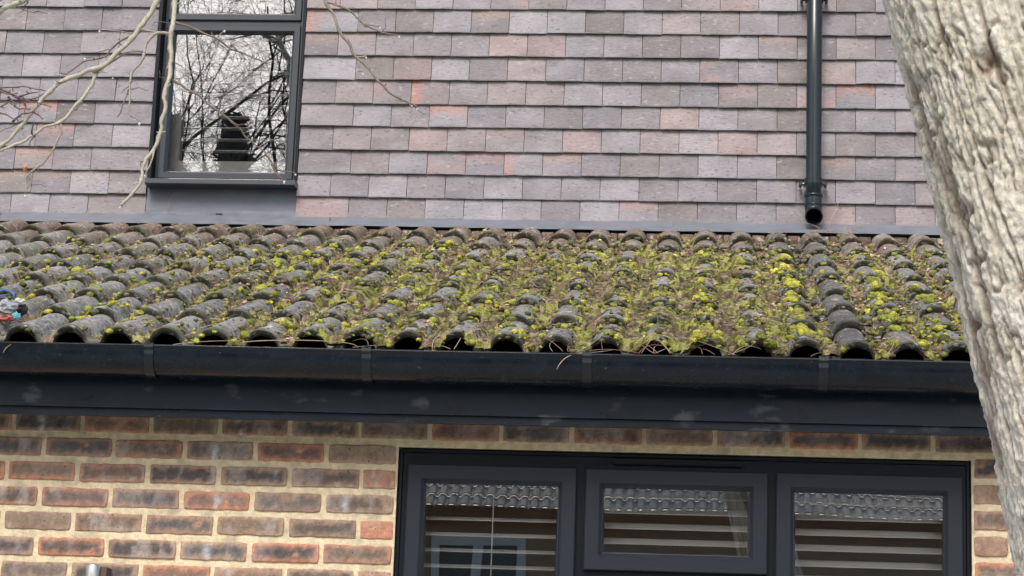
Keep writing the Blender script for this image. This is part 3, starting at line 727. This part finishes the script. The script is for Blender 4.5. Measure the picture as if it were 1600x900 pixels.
# long dry stems by the gutter and the pipe mouth
g = Geo(); straw = np.array([(.46, .36, .24), (.38, .24, .17), (.52, .44, .32), (.30, .17, .12)])
def stem3(pts, r=.0013, c=None):
    pts = np.array(pts, float); t = np.linspace(0, 1, 14); n = len(pts); tt = np.linspace(0, 1, n)
    # Catmull-like smoothing through a polynomial fit
    dg = min(3, n-1); P = np.stack([np.polyval(np.polyfit(tt, pts[:, i], dg), t) for i in range(3)], 1)
    g.tube(P, r*np.linspace(1, .5, 14), 5, straw[rg.integers(0, 4)] if c is None else c)
G = lambda px, py, Y=6.385: at(px, py, Y)
stem3([G(375, 536, 6.40), G(410, 533), G(470, 531), G(530, 535), G(558, 541)], .0015); stem3([G(254, 543, 6.37), G(300, 535, 6.40), G(380, 532, 6.42)], .0012)
stem3([G(870, 577, 6.358), G(890, 556, 6.36), G(920, 551, 6.38), G(960, 546, 6.42)], .0014, straw[2]); stem3([G(903, 556, 6.37), G(940, 546, 6.40), G(1000, 552, 6.40)], .0014)
stem3([G(5, 551, 6.36), G(14, 540, 6.36), G(28, 536, 6.38)], .0013); stem3([G(655, 545, 6.40), G(680, 520, 6.46), G(700, 505, 6.5)], .0015, straw[1])
for i in range(34):
    cx = rg.choice([680, 905, 1010, 1050, 1030, 930]); x = cx+rg.normal(0, 22) if rg.random() < .7 else rg.uniform(380, 1480); y0 = 549+(x-870)*.02
    a = G(x, y0, 6.40); b = G(x+rg.normal(0, 34), y0-rg.uniform(2, 34), 6.47); m_ = (a+b)/2+np.array([rg.normal(0, .012), 0, rg.uniform(0, .02)])
    stem3([a, m_, b], rg.uniform(.0008, .0014))
for i in range(16):
    x = .56+rg.normal(0, .07); s = SMAX-.16+rg.uniform(-.05, .05)
    a = rpt(np.array(x), np.array(s), np.array(.07)); b = a+np.array([rg.normal(0, .04), 0, rg.uniform(.005, .05)]); stem3([a, (a+b)/2+np.array([rg.normal(0, .01), 0, .005]), b], .0012, straw[rg.integers(0, 2)])
stem3([at(1310, 316, 9.26), at(1305, 330, 9.25), at(1296, 345, 9.22)], .0014, straw[2])
for i in range(26):
    x = rg.uniform(-1.0, .25); s = rg.uniform(.05, 1.4)
    a = rpt(np.array(x), np.array(s), roof_surf(np.array(x), np.array(s))+.01); b = a+np.array([rg.normal(0, .03), rg.normal(0, .02), rg.uniform(.01, .045)]); stem3([a, (a+b)/2+np.array([rg.normal(0, .01), 0, .01]), b], .0011)
g.build('dry_stems', m_litter, smooth=True, label='long pale dry stems along the gutter edge and under the pipe mouth', category='dry grass', kind='stuff')
g = Geo(); stem3([at(263, 330, 9.272), at(264, 316, 9.27), at(270, 305, 9.268), at(282, 300, 9.27)], .0013, straw[1]*.8)
g.build('curled_stem', m_litter, smooth=True, label='single curled dry stem on the grey lead below the upper window', category='stem')
g = Geo()
c0 = at(40, 262, 9.25); k_ = .00271
g.add([c0+np.array([dx*k_, dy*k_, dz*k_]) for dx, dy, dz in ((0, 0, 9), (-4, -2, 3), (3, -3, 2), (-4, -1, -3), (2, 0, -5), (0, -4, -1), (-1, 0, -9))], [(0, 1, 5), (0, 5, 2), (1, 3, 5), (2, 5, 4), (3, 6, 5), (5, 6, 4)], (.45, .22, .09))
g.build('dead_leaf', m_litter, label='tiny orange dead leaf stuck on the hung tiles at far left', category='leaf')

# ------------------------------------------------------------------ scraps at the left end of the roof
def rs(x, s, h): return rpt(np.array(x), np.array(s), np.array(h))
sc0 = rs(-2.06, .33, .05)
sc = thing('litter_scraps', tuple(sc0), 'heap of blue cord with white and red scraps on the roof at far left', 'litter')
def crump(name, c, r, col, sq=(1, 1, 1), seed=0):
    V, F = i2; d = fbm(V*2.2+seed, 3, seed)*1.0; g = Geo()
    g.add(np.array(c)+V*np.array(sq)*r*(.35+1.3*d)[:, None], F, col); return g.build(name, m_attr, sc, smooth=False)
c_ = at(10, 481, 6.62); crump('white_scrap', c_, .030, (.36, .38, .40), (1.1, .8, .8), 3)
crump('white_scrap', at(28, 470, 6.64), .016, (.60, .60, .60), (1.3, .6, .6), 5)
crump('red_scrap', at(8, 497, 6.60), .022, (.33, .06, .05), (1.2, .6, .5), 8); crump('teal_scrap', at(25, 494, 6.61), .013, (.12, .36, .42), (1, .6, .9), 9)
crump('black_scrap', at(34, 484, 6.66), .018, (.02, .02, .02), (.9, .8, 1), 12); crump('dark_scrap', at(2, 470, 6.64), .016, (.08, .08, .09), (1, .8, .7), 14)
g = Geo(); g.tube([at(-14, 465, 6.66), at(-6, 457, 6.66), at(6, 453, 6.65), at(16, 455, 6.64), at(22, 460, 6.63), at(21, 468, 6.63)], .004, 8, (.06, .16, .36)); g.build('blue_cord', m_attr, sc, smooth=True)
g = Geo(); g.tube([at(-8, 470, 6.62), at(0, 462, 6.62), at(12, 461, 6.62)], .003, 8, (.06, .16, .36)); g.build('blue_cord', m_attr, sc, smooth=True)

# ------------------------------------------------------------------ steel tube at the bottom left
po = thing('metal_post', (-1.838, 6.63, 1.95), 'pale steel tube on the brick wall at the bottom left', 'lamp')  # plain upright metal tube, gives no light
g = Geo(); g.tube([(-1.840, 6.635, 1.90), (-1.840, 6.635, 2.120), (-1.840, 6.635, 2.124)], [.021, .021, .0195], 32); g.build('tube', m_steel, po, smooth=True)
g = Geo(); g.box(-1.828, -1.800, 6.640, 6.697, 1.93, 2.117); g.build('side_strip', mat('brown_strip', (.10, .075, .065), rough=.5), po)  # narrow dark brown strip to the right of the tube

# ------------------------------------------------------------------ TREE AT THE RIGHT (foreground trunk)
def rand_branch(g, p, d, L, r, depth, rg, sides=6, kids=(3, 5), droop=.0, col=(.3, .28, .2), shrink=.62, minr=.002):
    n = 7; pts = [np.array(p, float)]; d = np.array(d, float); d /= np.linalg.norm(d)
    for i in range(n):
        d = d+rg.normal(0, .16, 3)+np.array([0, 0, -droop]); d /= np.linalg.norm(d); pts.append(pts[-1]+d*L/n)
    rad = np.linspace(r, max(minr, r*.42), n+1)
    g.tube(pts, rad, max(3, sides), col, cap=False)
    if depth <= 0: return
    for j in range(rg.integers(*kids)):
        t = rg.uniform(.25, 1); i = min(n-1, int(t*n)); q = pts[i]+(pts[i+1]-pts[i])*(t*n-i)
        dd = (pts[i+1]-pts[i]); dd /= np.linalg.norm(dd); e = rg.normal(0, 1, 3); e -= dd*(e@dd); e /= np.linalg.norm(e)
        nd = dd*rg.uniform(.45, .9)+e*rg.uniform(.5, .95); rand_branch(g, q, nd, L*shrink*rg.uniform(.7, 1.15), rad[i]*.58, depth-1, rg, max(3, sides-1), kids, droop, col, shrink, minr)
T_Y = 2.6; KT = 3.75/T_Y
tree = thing('tree', (.80, T_Y, 0), 'thick pale tree trunk with deeply ridged bark leaning across the right edge', 'tree')
edge = [(1583, 880), (1560, 740), (1540, 670), (1520, 590), (1500, 480), (1475, 380), (1460, 310), (1430, 200), (1400, 60), (1378, 0)]
ez = []; 
for (x_, y_) in edge:
    p_ = at(x_, y_, T_Y); ez.append((p_[2], p_[0]))
ez = np.array(ez); TR = .215/KT
def left_edge(z):
    sl = (ez[-1, 1]-ez[-4, 1])/(ez[-1, 0]-ez[-4, 0]); s0_ = (ez[0, 1]-ez[3, 1])/(ez[0, 0]-ez[3, 0])
    return np.where(z > ez[-1, 0], ez[-1, 1]+(z-ez[-1, 0])*sl, np.where(z < ez[0, 0], ez[0, 1]+(z-ez[0, 0])*s0_, np.interp(z, ez[:, 0], ez[:, 1])))
zs = np.concatenate([np.linspace(0, 1.62, 60, endpoint=False), np.linspace(1.62, 2.68, 430, endpoint=False), np.linspace(2.68, 5.4, 80)])
sm = lambda z: (left_edge(z-.04)+left_edge(z)+left_edge(z+.04)+left_edge(z-.08)+left_edge(z+.08))/5
nt_ = 460; th = np.linspace(0, 2*math.pi, nt_)
TH, Z = np.meshgrid(th, zs, indexing='ij')
rad = TR*(1+.35*np.exp(-Z/.25))*np.where(Z > 3.2, 1-.08*(Z-3.2), 1)
CX = sm(Z)+TR*1.0; arc = TR
# bark: long plates split by wandering fissures
cxn, syn = np.cos(TH)*arc, np.sin(TH)*arc
def bn(f, fz, oct, seed, wx=0.0):
    return fbm(np.stack([cxn*f+wx, syn*f, Z*fz], -1)*KT, oct, seed)
wob = (bn(6, 5, 2, 3)-.5)*1.2
tw = TH+.35*KT*Z+.18*(bn(5, 3.5, 2, 41)-.5)                      # ridges wind slightly
cw, sw = np.cos(tw)*arc, np.sin(tw)*arc
def bw(f, fz, oct, seed): return fbm(np.stack([cw*f, sw*f, Z*fz], -1)*KT, oct, seed)
r1 = 1-np.abs(2*bw(16, 1.6, 2, 51)-1); r2 = 1-np.abs(2*bw(34, 4.5, 2, 61)-1)
fis = sstep(.88, .99, r1); fis2 = sstep(.86, .985, r2)
plate = bw(20, 7, 3, 71); knob = bw(70, 55, 3, 81); fine = bw(150, 90, 2, 91)
crk = sstep(.86, .97, 1-np.abs(2*bw(48, 16, 2, 131)-1))*sstep(.45, .6, bw(14, 10, 2, 133)); disp = -.008*fis-.007*fis2-.008*crk+.006*(plate-.5)+.009*(bw(95, 62, 2, 81)-.5)+.006*(bw(110, 22, 2, 139)-.5)+.005*(bw(210, 150, 1, 91)-.5)
disp = disp/KT
# two knots
def knot(px, py, rx, rz, dep):
    global disp
    rx, rz, dep = rx/KT, rz/KT, dep/KT; p_ = at(px, py, T_Y-TR*.9); c_x, c_z = p_[0], p_[2]
    XX = CX+np.cos(TH)*rad; front_ = np.sin(TH) < 0
    e = np.exp(-(((XX-c_x)/rx)**2+((Z-c_z)/rz)**2))*front_; rim = np.exp(-(((XX-c_x)/(rx*1.8))**2+((Z-c_z)/(rz*1.8))**2))*front_
    disp = disp-dep*e+dep*.35*(rim-e); return e
k1 = knot(1545, 95, .014, .026, .020); k2 = knot(1527, 480, .010, .012, .02); k3 = knot(1462, 345, .008, .02, .012)
Rr = rad+disp+.007*np.sin(TH*3+1)
P = np.stack([CX+np.cos(TH)*Rr, T_Y+np.sin(TH)*Rr, Z], -1)
pale = np.array((.63, .595, .51)); grn = np.array((.53, .51, .41)); brn = np.array((.20, .145, .105)); wht = np.array((.70, .675, .62))
c = pale*np.ones(TH.shape+(1,)); a = sstep(.45, .62, bw(9, 5, 3, 101))[..., None]; c = c*(1-a*.6)+grn*a*.6
a = sstep(.50, .70, bw(26, 12, 3, 111))[..., None]; c = c*(1-a*.6)+wht*a*.6
a = np.clip(fis*.8+fis2*.35+crk*.6+(k1+k2)*.8, 0, 1)[..., None]*.85; c = c*(1-a)+brn*a
g = Geo(); g.grid(P, c, flip=False)
g.build('trunk', m_bark, tree, smooth=True)
rgt = np.random.default_rng(12)
topx = float(sm(np.array(5.4)))+TR
for (dd, L_, r_) in (((-.6, .1, 1), 3.0, .13), ((.5, -.2, 1), 3.2, .15), ((.1, -.6, .9), 2.6, .10)):
    g = Geo(); rand_branch(g, (topx, T_Y, 5.25), dd, L_, r_, 4, rgt, 9, (3, 5), 0, (.42, .38, .28)); g.build('limb', m_bark, tree, smooth=True)

# ------------------------------------------------------------------ DROOPING BARE BRANCHES (upper left)
BT = thing('branch_tree', (-2.75, 4.6, 0), 'bare tree branches drooping in front of the upper window, with waterdrops on the twigs', 'tree branches')
olv = (.40, .375, .29); ol2 = (.30, .27, .225); redb = (.16, .105, .10); drk_ = (.20, .17, .14)
g = Geo(); rgb_ = np.random.default_rng(3)
zt = np.linspace(0, 5.6, 30)
g.tube(np.stack([-2.75+.05*np.sin(zt*1.3), 4.6+.04*np.cos(zt), zt], 1), np.linspace(.11, .07, 30), 16, olv); g.build('trunk', m_twig, BT, smooth=True)
limb_pts = np.array([(-2.72, 4.6, 3.7), (-2.3, 4.62, 3.92), (-1.7, 4.62, 4.00), (-1.2, 4.6, 3.98), (-.7, 4.58, 3.85), (-.35, 4.6, 3.75)])
g = Geo(); g.tube(limb_pts, [.045, .04, .034, .028, .020, .012], 12, olv); limb = g.build('limb', m_twig, BT, smooth=True)
for d in ((-.3, .2, 1), (.5, -.1, 1)):
    g = Geo(); rand_branch(g, (-2.75, 4.6, 5.5), d, 1.6, .055, 3, rgb_, 7, (3, 5), .0, olv); g.build('limb', m_twig, BT, smooth=True)
tips = []
def br(parts, name='branch'):
    """parts: list of (pixel polyline, start width px, end width px, colour, Y0, Y1)"""
    g = Geo()
    for (pl, w0, w1, col, y0, y1) in parts:
        n = len(pl); Ys = np.linspace(y0, y1, n)
        pts = []
        for i, (a, b) in enumerate(pl):
            if b <= -60:         # hooks up to the limb overhead
                p_ = at(a, b, Ys[i]); j = np.argmin(np.abs(limb_pts[:, 0]-p_[0])); pts.append(np.array([p_[0], 4.61, np.interp(p_[0], limb_pts[:, 0], limb_pts[:, 2])]))
            else: pts.append(at(a, b, Ys[i]))
        pts = np.array(pts); d = np.concatenate([[0], np.cumsum(np.linalg.norm(np.diff(pts, axis=0), axis=1))])
        N_ = max(4, int(d[-1]/.012)); t = np.linspace(0, d[-1], N_)
        Q = np.stack([np.interp(t, d, pts[:, i]) for i in range(3)], 1)
        Q2 = Q.copy(); Q2[1:-1] = (Q[:-2]+6*Q[1:-1]+Q[2:])/8
        ph = rgb_.uniform(0, 99)
        Q2 += (np.stack([n3(t*38, ph+i*7, 0, oct=3) for i in range(3)], 1)-.5)*.013*np.minimum(1, t/.03)[:, None]
        rr_ = np.interp(t, [0, d[-1]], [w0, w1])/2/744.*.97
        kn = 1+.35*np.exp(-((t/.055-np.round(t/.055+.13*np.sin(t*9)))/.10)**2)
        cc = np.repeat((np.array(col)*(.8+.45*n3(t*20, ph, 0, oct=2)[:, None])), 7, axis=0)
        sh = 7; T0 = Geo(); 
        g.tube(Q2, rr_*kn, sh, cc)
        # side buds
        for _ in range(int(N_/5)):
            i = rgb_.integers(1, N_-1); e = rgb_.normal(0, 1, 3); e[1] *= .4; e /= np.linalg.norm(e); L_ = rgb_.uniform(.006, .016)
            g.tube([Q2[i], Q2[i]+e*L_*.6, Q2[i]+e*L_+np.array([0, 0, rgb_.uniform(-.003, .004)])], [rr_[i]*.5+.0003, rr_[i]*.4+.0006, .0005], 5, np.array(col)*.75)
        for _ in range(int(N_/11)):
            i = rgb_.integers(2, N_-1); e = rgb_.normal(0, 1, 3); e[1] *= .4; e[2] -= .25; e /= np.linalg.norm(e); L_ = rgb_.uniform(.02, .06); pp = [Q2[i]]
            for _k in range(5): pp.append(pp[-1]+(e+rgb_.normal(0, .45, 3)*np.array([1, .4, 1]))*L_/5)
            g.tube(pp, np.linspace(min(.0014, rr_[i]*.7), .0006, 6), 5, redb)
        tips.append(Q2[-1])
        if rgb_.random() < .8: tips.append(Q2[rgb_.integers(N_//2, N_)]+np.array([0, 0, -.005]))
    return g.build(name, m_twig, BT, smooth=True)
br([([(268, -420), (262, -40), (247, 0), (222, 39), (212, 54), (195, 74), (167, 97), (156, 107), (128, 115), (97, 128), (70, 150), (51, 171), (35, 196), (16, 218), (0, 233), (-40, 262)], 13, 6, olv, 4.6, 4.45),
    ([(160, 103), (150, 117), (136, 144), (113, 171), (95, 193), (70, 198), (54, 212), (23, 226), (-20, 246)], 6.5, 4, olv, 4.54, 4.46),
    ([(95, 193), (97, 206), (84, 233), (74, 249), (51, 265), (39, 280), (39, 303)], 4, 2, ol2, 4.50, 4.47),
    ([(212, 54), (183, 64), (175, 76), (167, 88), (145, 92), (132, 91)], 4, 2, drk_, 4.57, 4.6),
    ([(167, 88), (150, 92), (125, 100), (117, 109), (104, 117), (95, 114)], 2.6, 2, redb, 4.56, 4.54),
    ([(160, 106), (180, 92), (200, 82), (218, 80), (224, 80)], 3.6, 3.2, ol2, 4.55, 4.58),
    ([(212, 54), (190, 49), (156, 47)], 2, 1.4, ol2, 4.58, 4.56),
    ([(128, 115), (110, 120), (104, 131), (85, 126)], 2, 1.3, redb, 4.53, 4.5), ([(150, 112), (165, 112), (177, 119)], 2, 1.3, ol2, 4.53, 4.5)])
br([([(290, -430), (282, -40), (274, 0), (272, 23), (266, 54), (266, 97), (265, 121), (255, 148), (258, 171), (249, 206), (241, 233), (222, 265), (222, 284), (202, 307), (189, 320)], 13, 5, olv, 4.6, 4.5),
    ([(272, 54), (249, 51), (237, 58), (226, 73), (222, 97), (210, 109), (200, 132), (203, 156), (202, 179), (218, 193)], 6, 2, ol2, 4.58, 4.5),
    ([(249, 51), (232, 46), (214, 50)], 4, 3, olv, 4.58, 4.57),
    ([(201, 140), (195, 160), (190, 172), (183, 183)], 2.4, 1.8, redb, 4.53, 4.5),
    ([(274, 35), (303, 45), (331, 54), (346, 64), (362, 78), (397, 89), (420, 99)], 4.2, 2, drk_, 4.58, 4.66),
    ([(340, 58), (346, 52), (350, 46)], 2, 1.5, ol2, 4.62, 4.62),
    ([(268, 124), (303, 146), (331, 165), (350, 179), (373, 198), (389, 218), (408, 233), (424, 257), (440, 268), (459, 272)], 4.4, 2, drk_, 4.57, 4.68),
    ([(424, 257), (430, 272), (445, 285)], 2.4, 1.8, redb, 4.66, 4.66),
    ([(246, 220), (232, 250), (219, 252)], 4, 2, olv, 4.53, 4.53), ([(241, 233), (238, 256), (228, 272)], 3, 2, olv, 4.52, 4.52), ([(345, 175), (355, 167), (362, 168)], 2, 1.5, redb, 4.62, 4.62)])
br([([(470, -420), (495, -50), (507, 0), (520, 23), (530, 47), (547, 72), (553, 87), (573, 103), (590, 125), (623, 153), (650, 167)], 10, 3.2, drk_, 4.6, 4.55),
    ([(509, 3), (530, 10), (550, 22), (572, 38), (593, 50), (622, 55)], 3.6, 2, drk_, 4.59, 4.62),
    ([(553, 87), (560, 90), (570, 88)], 3.5, 3, ol2, 4.58, 4.58), ([(562, 96), (561, 110), (566, 112)], 2.5, 2, ol2, 4.57, 4.57), ([(572, 38), (585, 40), (595, 40)], 2, 1.4, drk_, 4.6, 4.6),
    ([(640, 162), (643, 172), (645, 165)], 2, 1.4, redb, 4.55, 4.55)])
br([([(200, -430), (120, -60+22), (55, -8), (31, 4), (0, 17), (-40, 30)], 11, 8, (.5, .49, .36), 4.6, 4.3),
    ([(60, -22), (20, -6), (-20, 4), (-50, 12)], 8, 7, (.5, .49, .36), 4.4, 4.3),
    ([(27, 8), (36, 18), (56, 22), (73, 21)], 2, 1.2, redb, 4.4, 4.4)])
cl = []
for pl in ([(-40, 130), (0, 136), (25, 135), (71, 140)], [(-40, 120), (0, 138), (13, 147), (36, 153), (62, 152), (70, 146)], [(-30, 138), (5, 144), (29, 156), (53, 163), (82, 166)],
           [(-20, 160), (6, 160), (14, 155)], [(13, 152), (22, 162), (33, 169)], [(-30, 165), (0, 177), (13, 184), (29, 189)], [(29, 152), (45, 146), (60, 143)], [(-20, 170), (0, 168), (16, 160)],
           [(36, 153), (40, 165), (40, 178)], [(-30, 150), (0, 141), (10, 148), (28, 146)], [(50, 212), (47, 200), (55, 190)], [(54, 212), (47, 222), (48, 228)], [(20, 190), (30, 180), (44, 176), (50, 172)], [(52, 175), (60, 180), (68, 186)]):
    cl.append((pl, 3.2, 1.6, redb, 4.48, 4.44))
br([([(-420, 60), (-180, 100), (-60, 128), (-35, 130)], 9, 4, ol2, 4.55, 4.48)]+cl)
for i, t in enumerate(tips[::2][:24]):
    g = Geo(); V, F = i1; g.add(t+np.array([0, 0, -.004])+V*np.array([.0022, .0022, .003])*rgb_.uniform(.7, 1.3), F, (1, 1, 1)); g.build('water_drop', m_water, limb, smooth=True)

# ------------------------------------------------------------------ what the panes reflect: garden behind the camera
def back_tree(x, y, h, r, seed, label, depth=5, grp=None):
    t = thing('bare_tree', (x, y, 0), label, 'tree', grp); rg = np.random.default_rng(seed)
    g = Geo(); z = np.linspace(0, h*.45, 10); p = np.stack([x+rg.normal(0, .05, 10).cumsum()*.6, y+np.zeros(10), z], 1); g.tube(p, np.linspace(r, r*.7, 10), 12); g.build('trunk', m_darkbark, t, smooth=True)
    g = Geo()
    for k in range(6):
        i = rg.integers(5, 10); a = k*1.05+rg.uniform(0, .6)
        rand_branch(g, p[i], (math.cos(a)*.8, math.sin(a)*.5, 1.0), h*.42, r*.38, depth, rg, 6, (4, 6), .0, (.05, .04, .035), .60, .0028)
    g.build('crown', m_darkbark, t, smooth=True)
back_tree(-7.3, -9.0, 15, .20, 4, 'bare tree reflected at the left of the upper window', 5)
back_tree(-4.6, -13.5, 17, .20, 21, 'bare tree reflected at the right of the upper window', 5)
def conifer(x, y, h, wd, seed, label):
    t = thing('conifer', (x, y, 0), label, 'tree'); rg = np.random.default_rng(seed)
    g = Geo(); g.tube([(x, y, 0), (x, y, h*.95)], [.2, .03], 8); g.build('trunk', m_darkbark, t)
    g = Geo(); n = 9000; z = rg.uniform(.12, 1, n); a = rg.uniform(0, 6.28, n); lay = .62+.38*np.sin(z*70+a*2)*np.cos(a*3+z*20)
    rr_ = wd*(1-z)**.75*np.sqrt(rg.uniform(.1, 1, n))*lay; c = np.stack([x+rr_*np.cos(a), y+rr_*np.sin(a), z*h-rr_*.15], 1)
    V = (c[:, None]+rg.normal(0, 1, (n, 3, 3))*np.array([.12, .12, .05])).reshape(-1, 3); g.add(V, np.arange(n*3).reshape(-1, 3)); g.build('crown', m_leaf, t)
conifer(-9.9, -20, 13.0, 2.4, 1, 'dark conifer reflected low at the left of the upper window'); conifer(-9.1, -22, 13.6, 2.2, 2, 'dark conifer reflected low in the middle of the upper window')

# opposite house
oh = thing('brick_house', (0, -14.5, 0), 'brick house opposite, mirrored in the lower window panes', 'house')
m_obrick = bpy.data.materials.new('brick_far'); m_obrick.use_nodes = True
ntb = m_obrick.node_tree; bt = ntb.nodes.new('ShaderNodeTexBrick'); tc = ntb.nodes.new('ShaderNodeTexCoord'); mp = ntb.nodes.new('ShaderNodeMapping'); mp.inputs['Rotation'].default_value = (R(90), 0, 0)
ntb.links.new(tc.outputs['Object'], mp.inputs[0]); ntb.links.new(mp.outputs[0], bt.inputs['Vector'])
bt.inputs['Color1'].default_value = (.50, .33, .23, 1); bt.inputs['Color2'].default_value = (.38, .27, .21, 1); bt.inputs['Mortar'].default_value = (.4, .32, .2, 1)
bt.inputs['Scale'].default_value = 1; bt.inputs['Brick Width'].default_value = .225; bt.inputs['Row Height'].default_value = .075; bt.inputs['Mortar Size'].default_value = .006
ntb.links.new(bt.outputs[0], ntb.nodes['Principled BSDF'].inputs['Base Color'])
g = Geo(); g.box(-9, 8, -20, -14.5, 0, 4.62); g.build('wall', m_obrick, oh)
g = Geo(); sl = R(32)
for k in range(12):
    xs = np.linspace(-9.4, 8.4, 1500); d = (xs/.15) % 1-.5; hh = .045*np.sqrt(np.clip(1-(d/.36)**2, 0, 1))
    for a, b in ((0, .34),):
        s0_, s1_ = k*.33, k*.33+.34
        for (sa, sb, ha, hb) in ((s0_, s1_, .03, .0), (s0_, s0_+.001, .012, .03)):
            row_ = [np.stack([xs, np.full_like(xs, -14.2)-math.cos(sl)*s+math.sin(sl)*(hh+h), 4.62+math.sin(sl)*s+math.cos(sl)*(hh+h)], 1) for s, h in ((sa, ha), (sb, hb))]
            g.grid(np.stack(row_, 1), (.44, .43, .40))
g.box(-9.4, 8.4, -14.25, -14.2, 4.48, 4.66, (.3, .15, .08))
m_oroof = mat('roof_far', attr=True, rough=.8, n_amt=.3, n_scale=3); g.build('roof', m_oroof, oh)
for xw in (-2.75, 5.5):
    g = Geo(); g.ring(xw-.60, xw+.60, 2.9, 4.28, [(0, -14.5), (0, -14.44), (.11, -14.44), (.11, -14.49)]); g.box(xw-.06, xw+.06, -14.49, -14.441, 2.95, 4.2)
    wf = g.build('window', m_white, oh); g = Geo(); g.box(xw-.55, xw+.55, -14.499, -14.492, 2.95, 4.22); g.build('pane', mat('far_pane', (.10, .11, .12), rough=.1), wf)
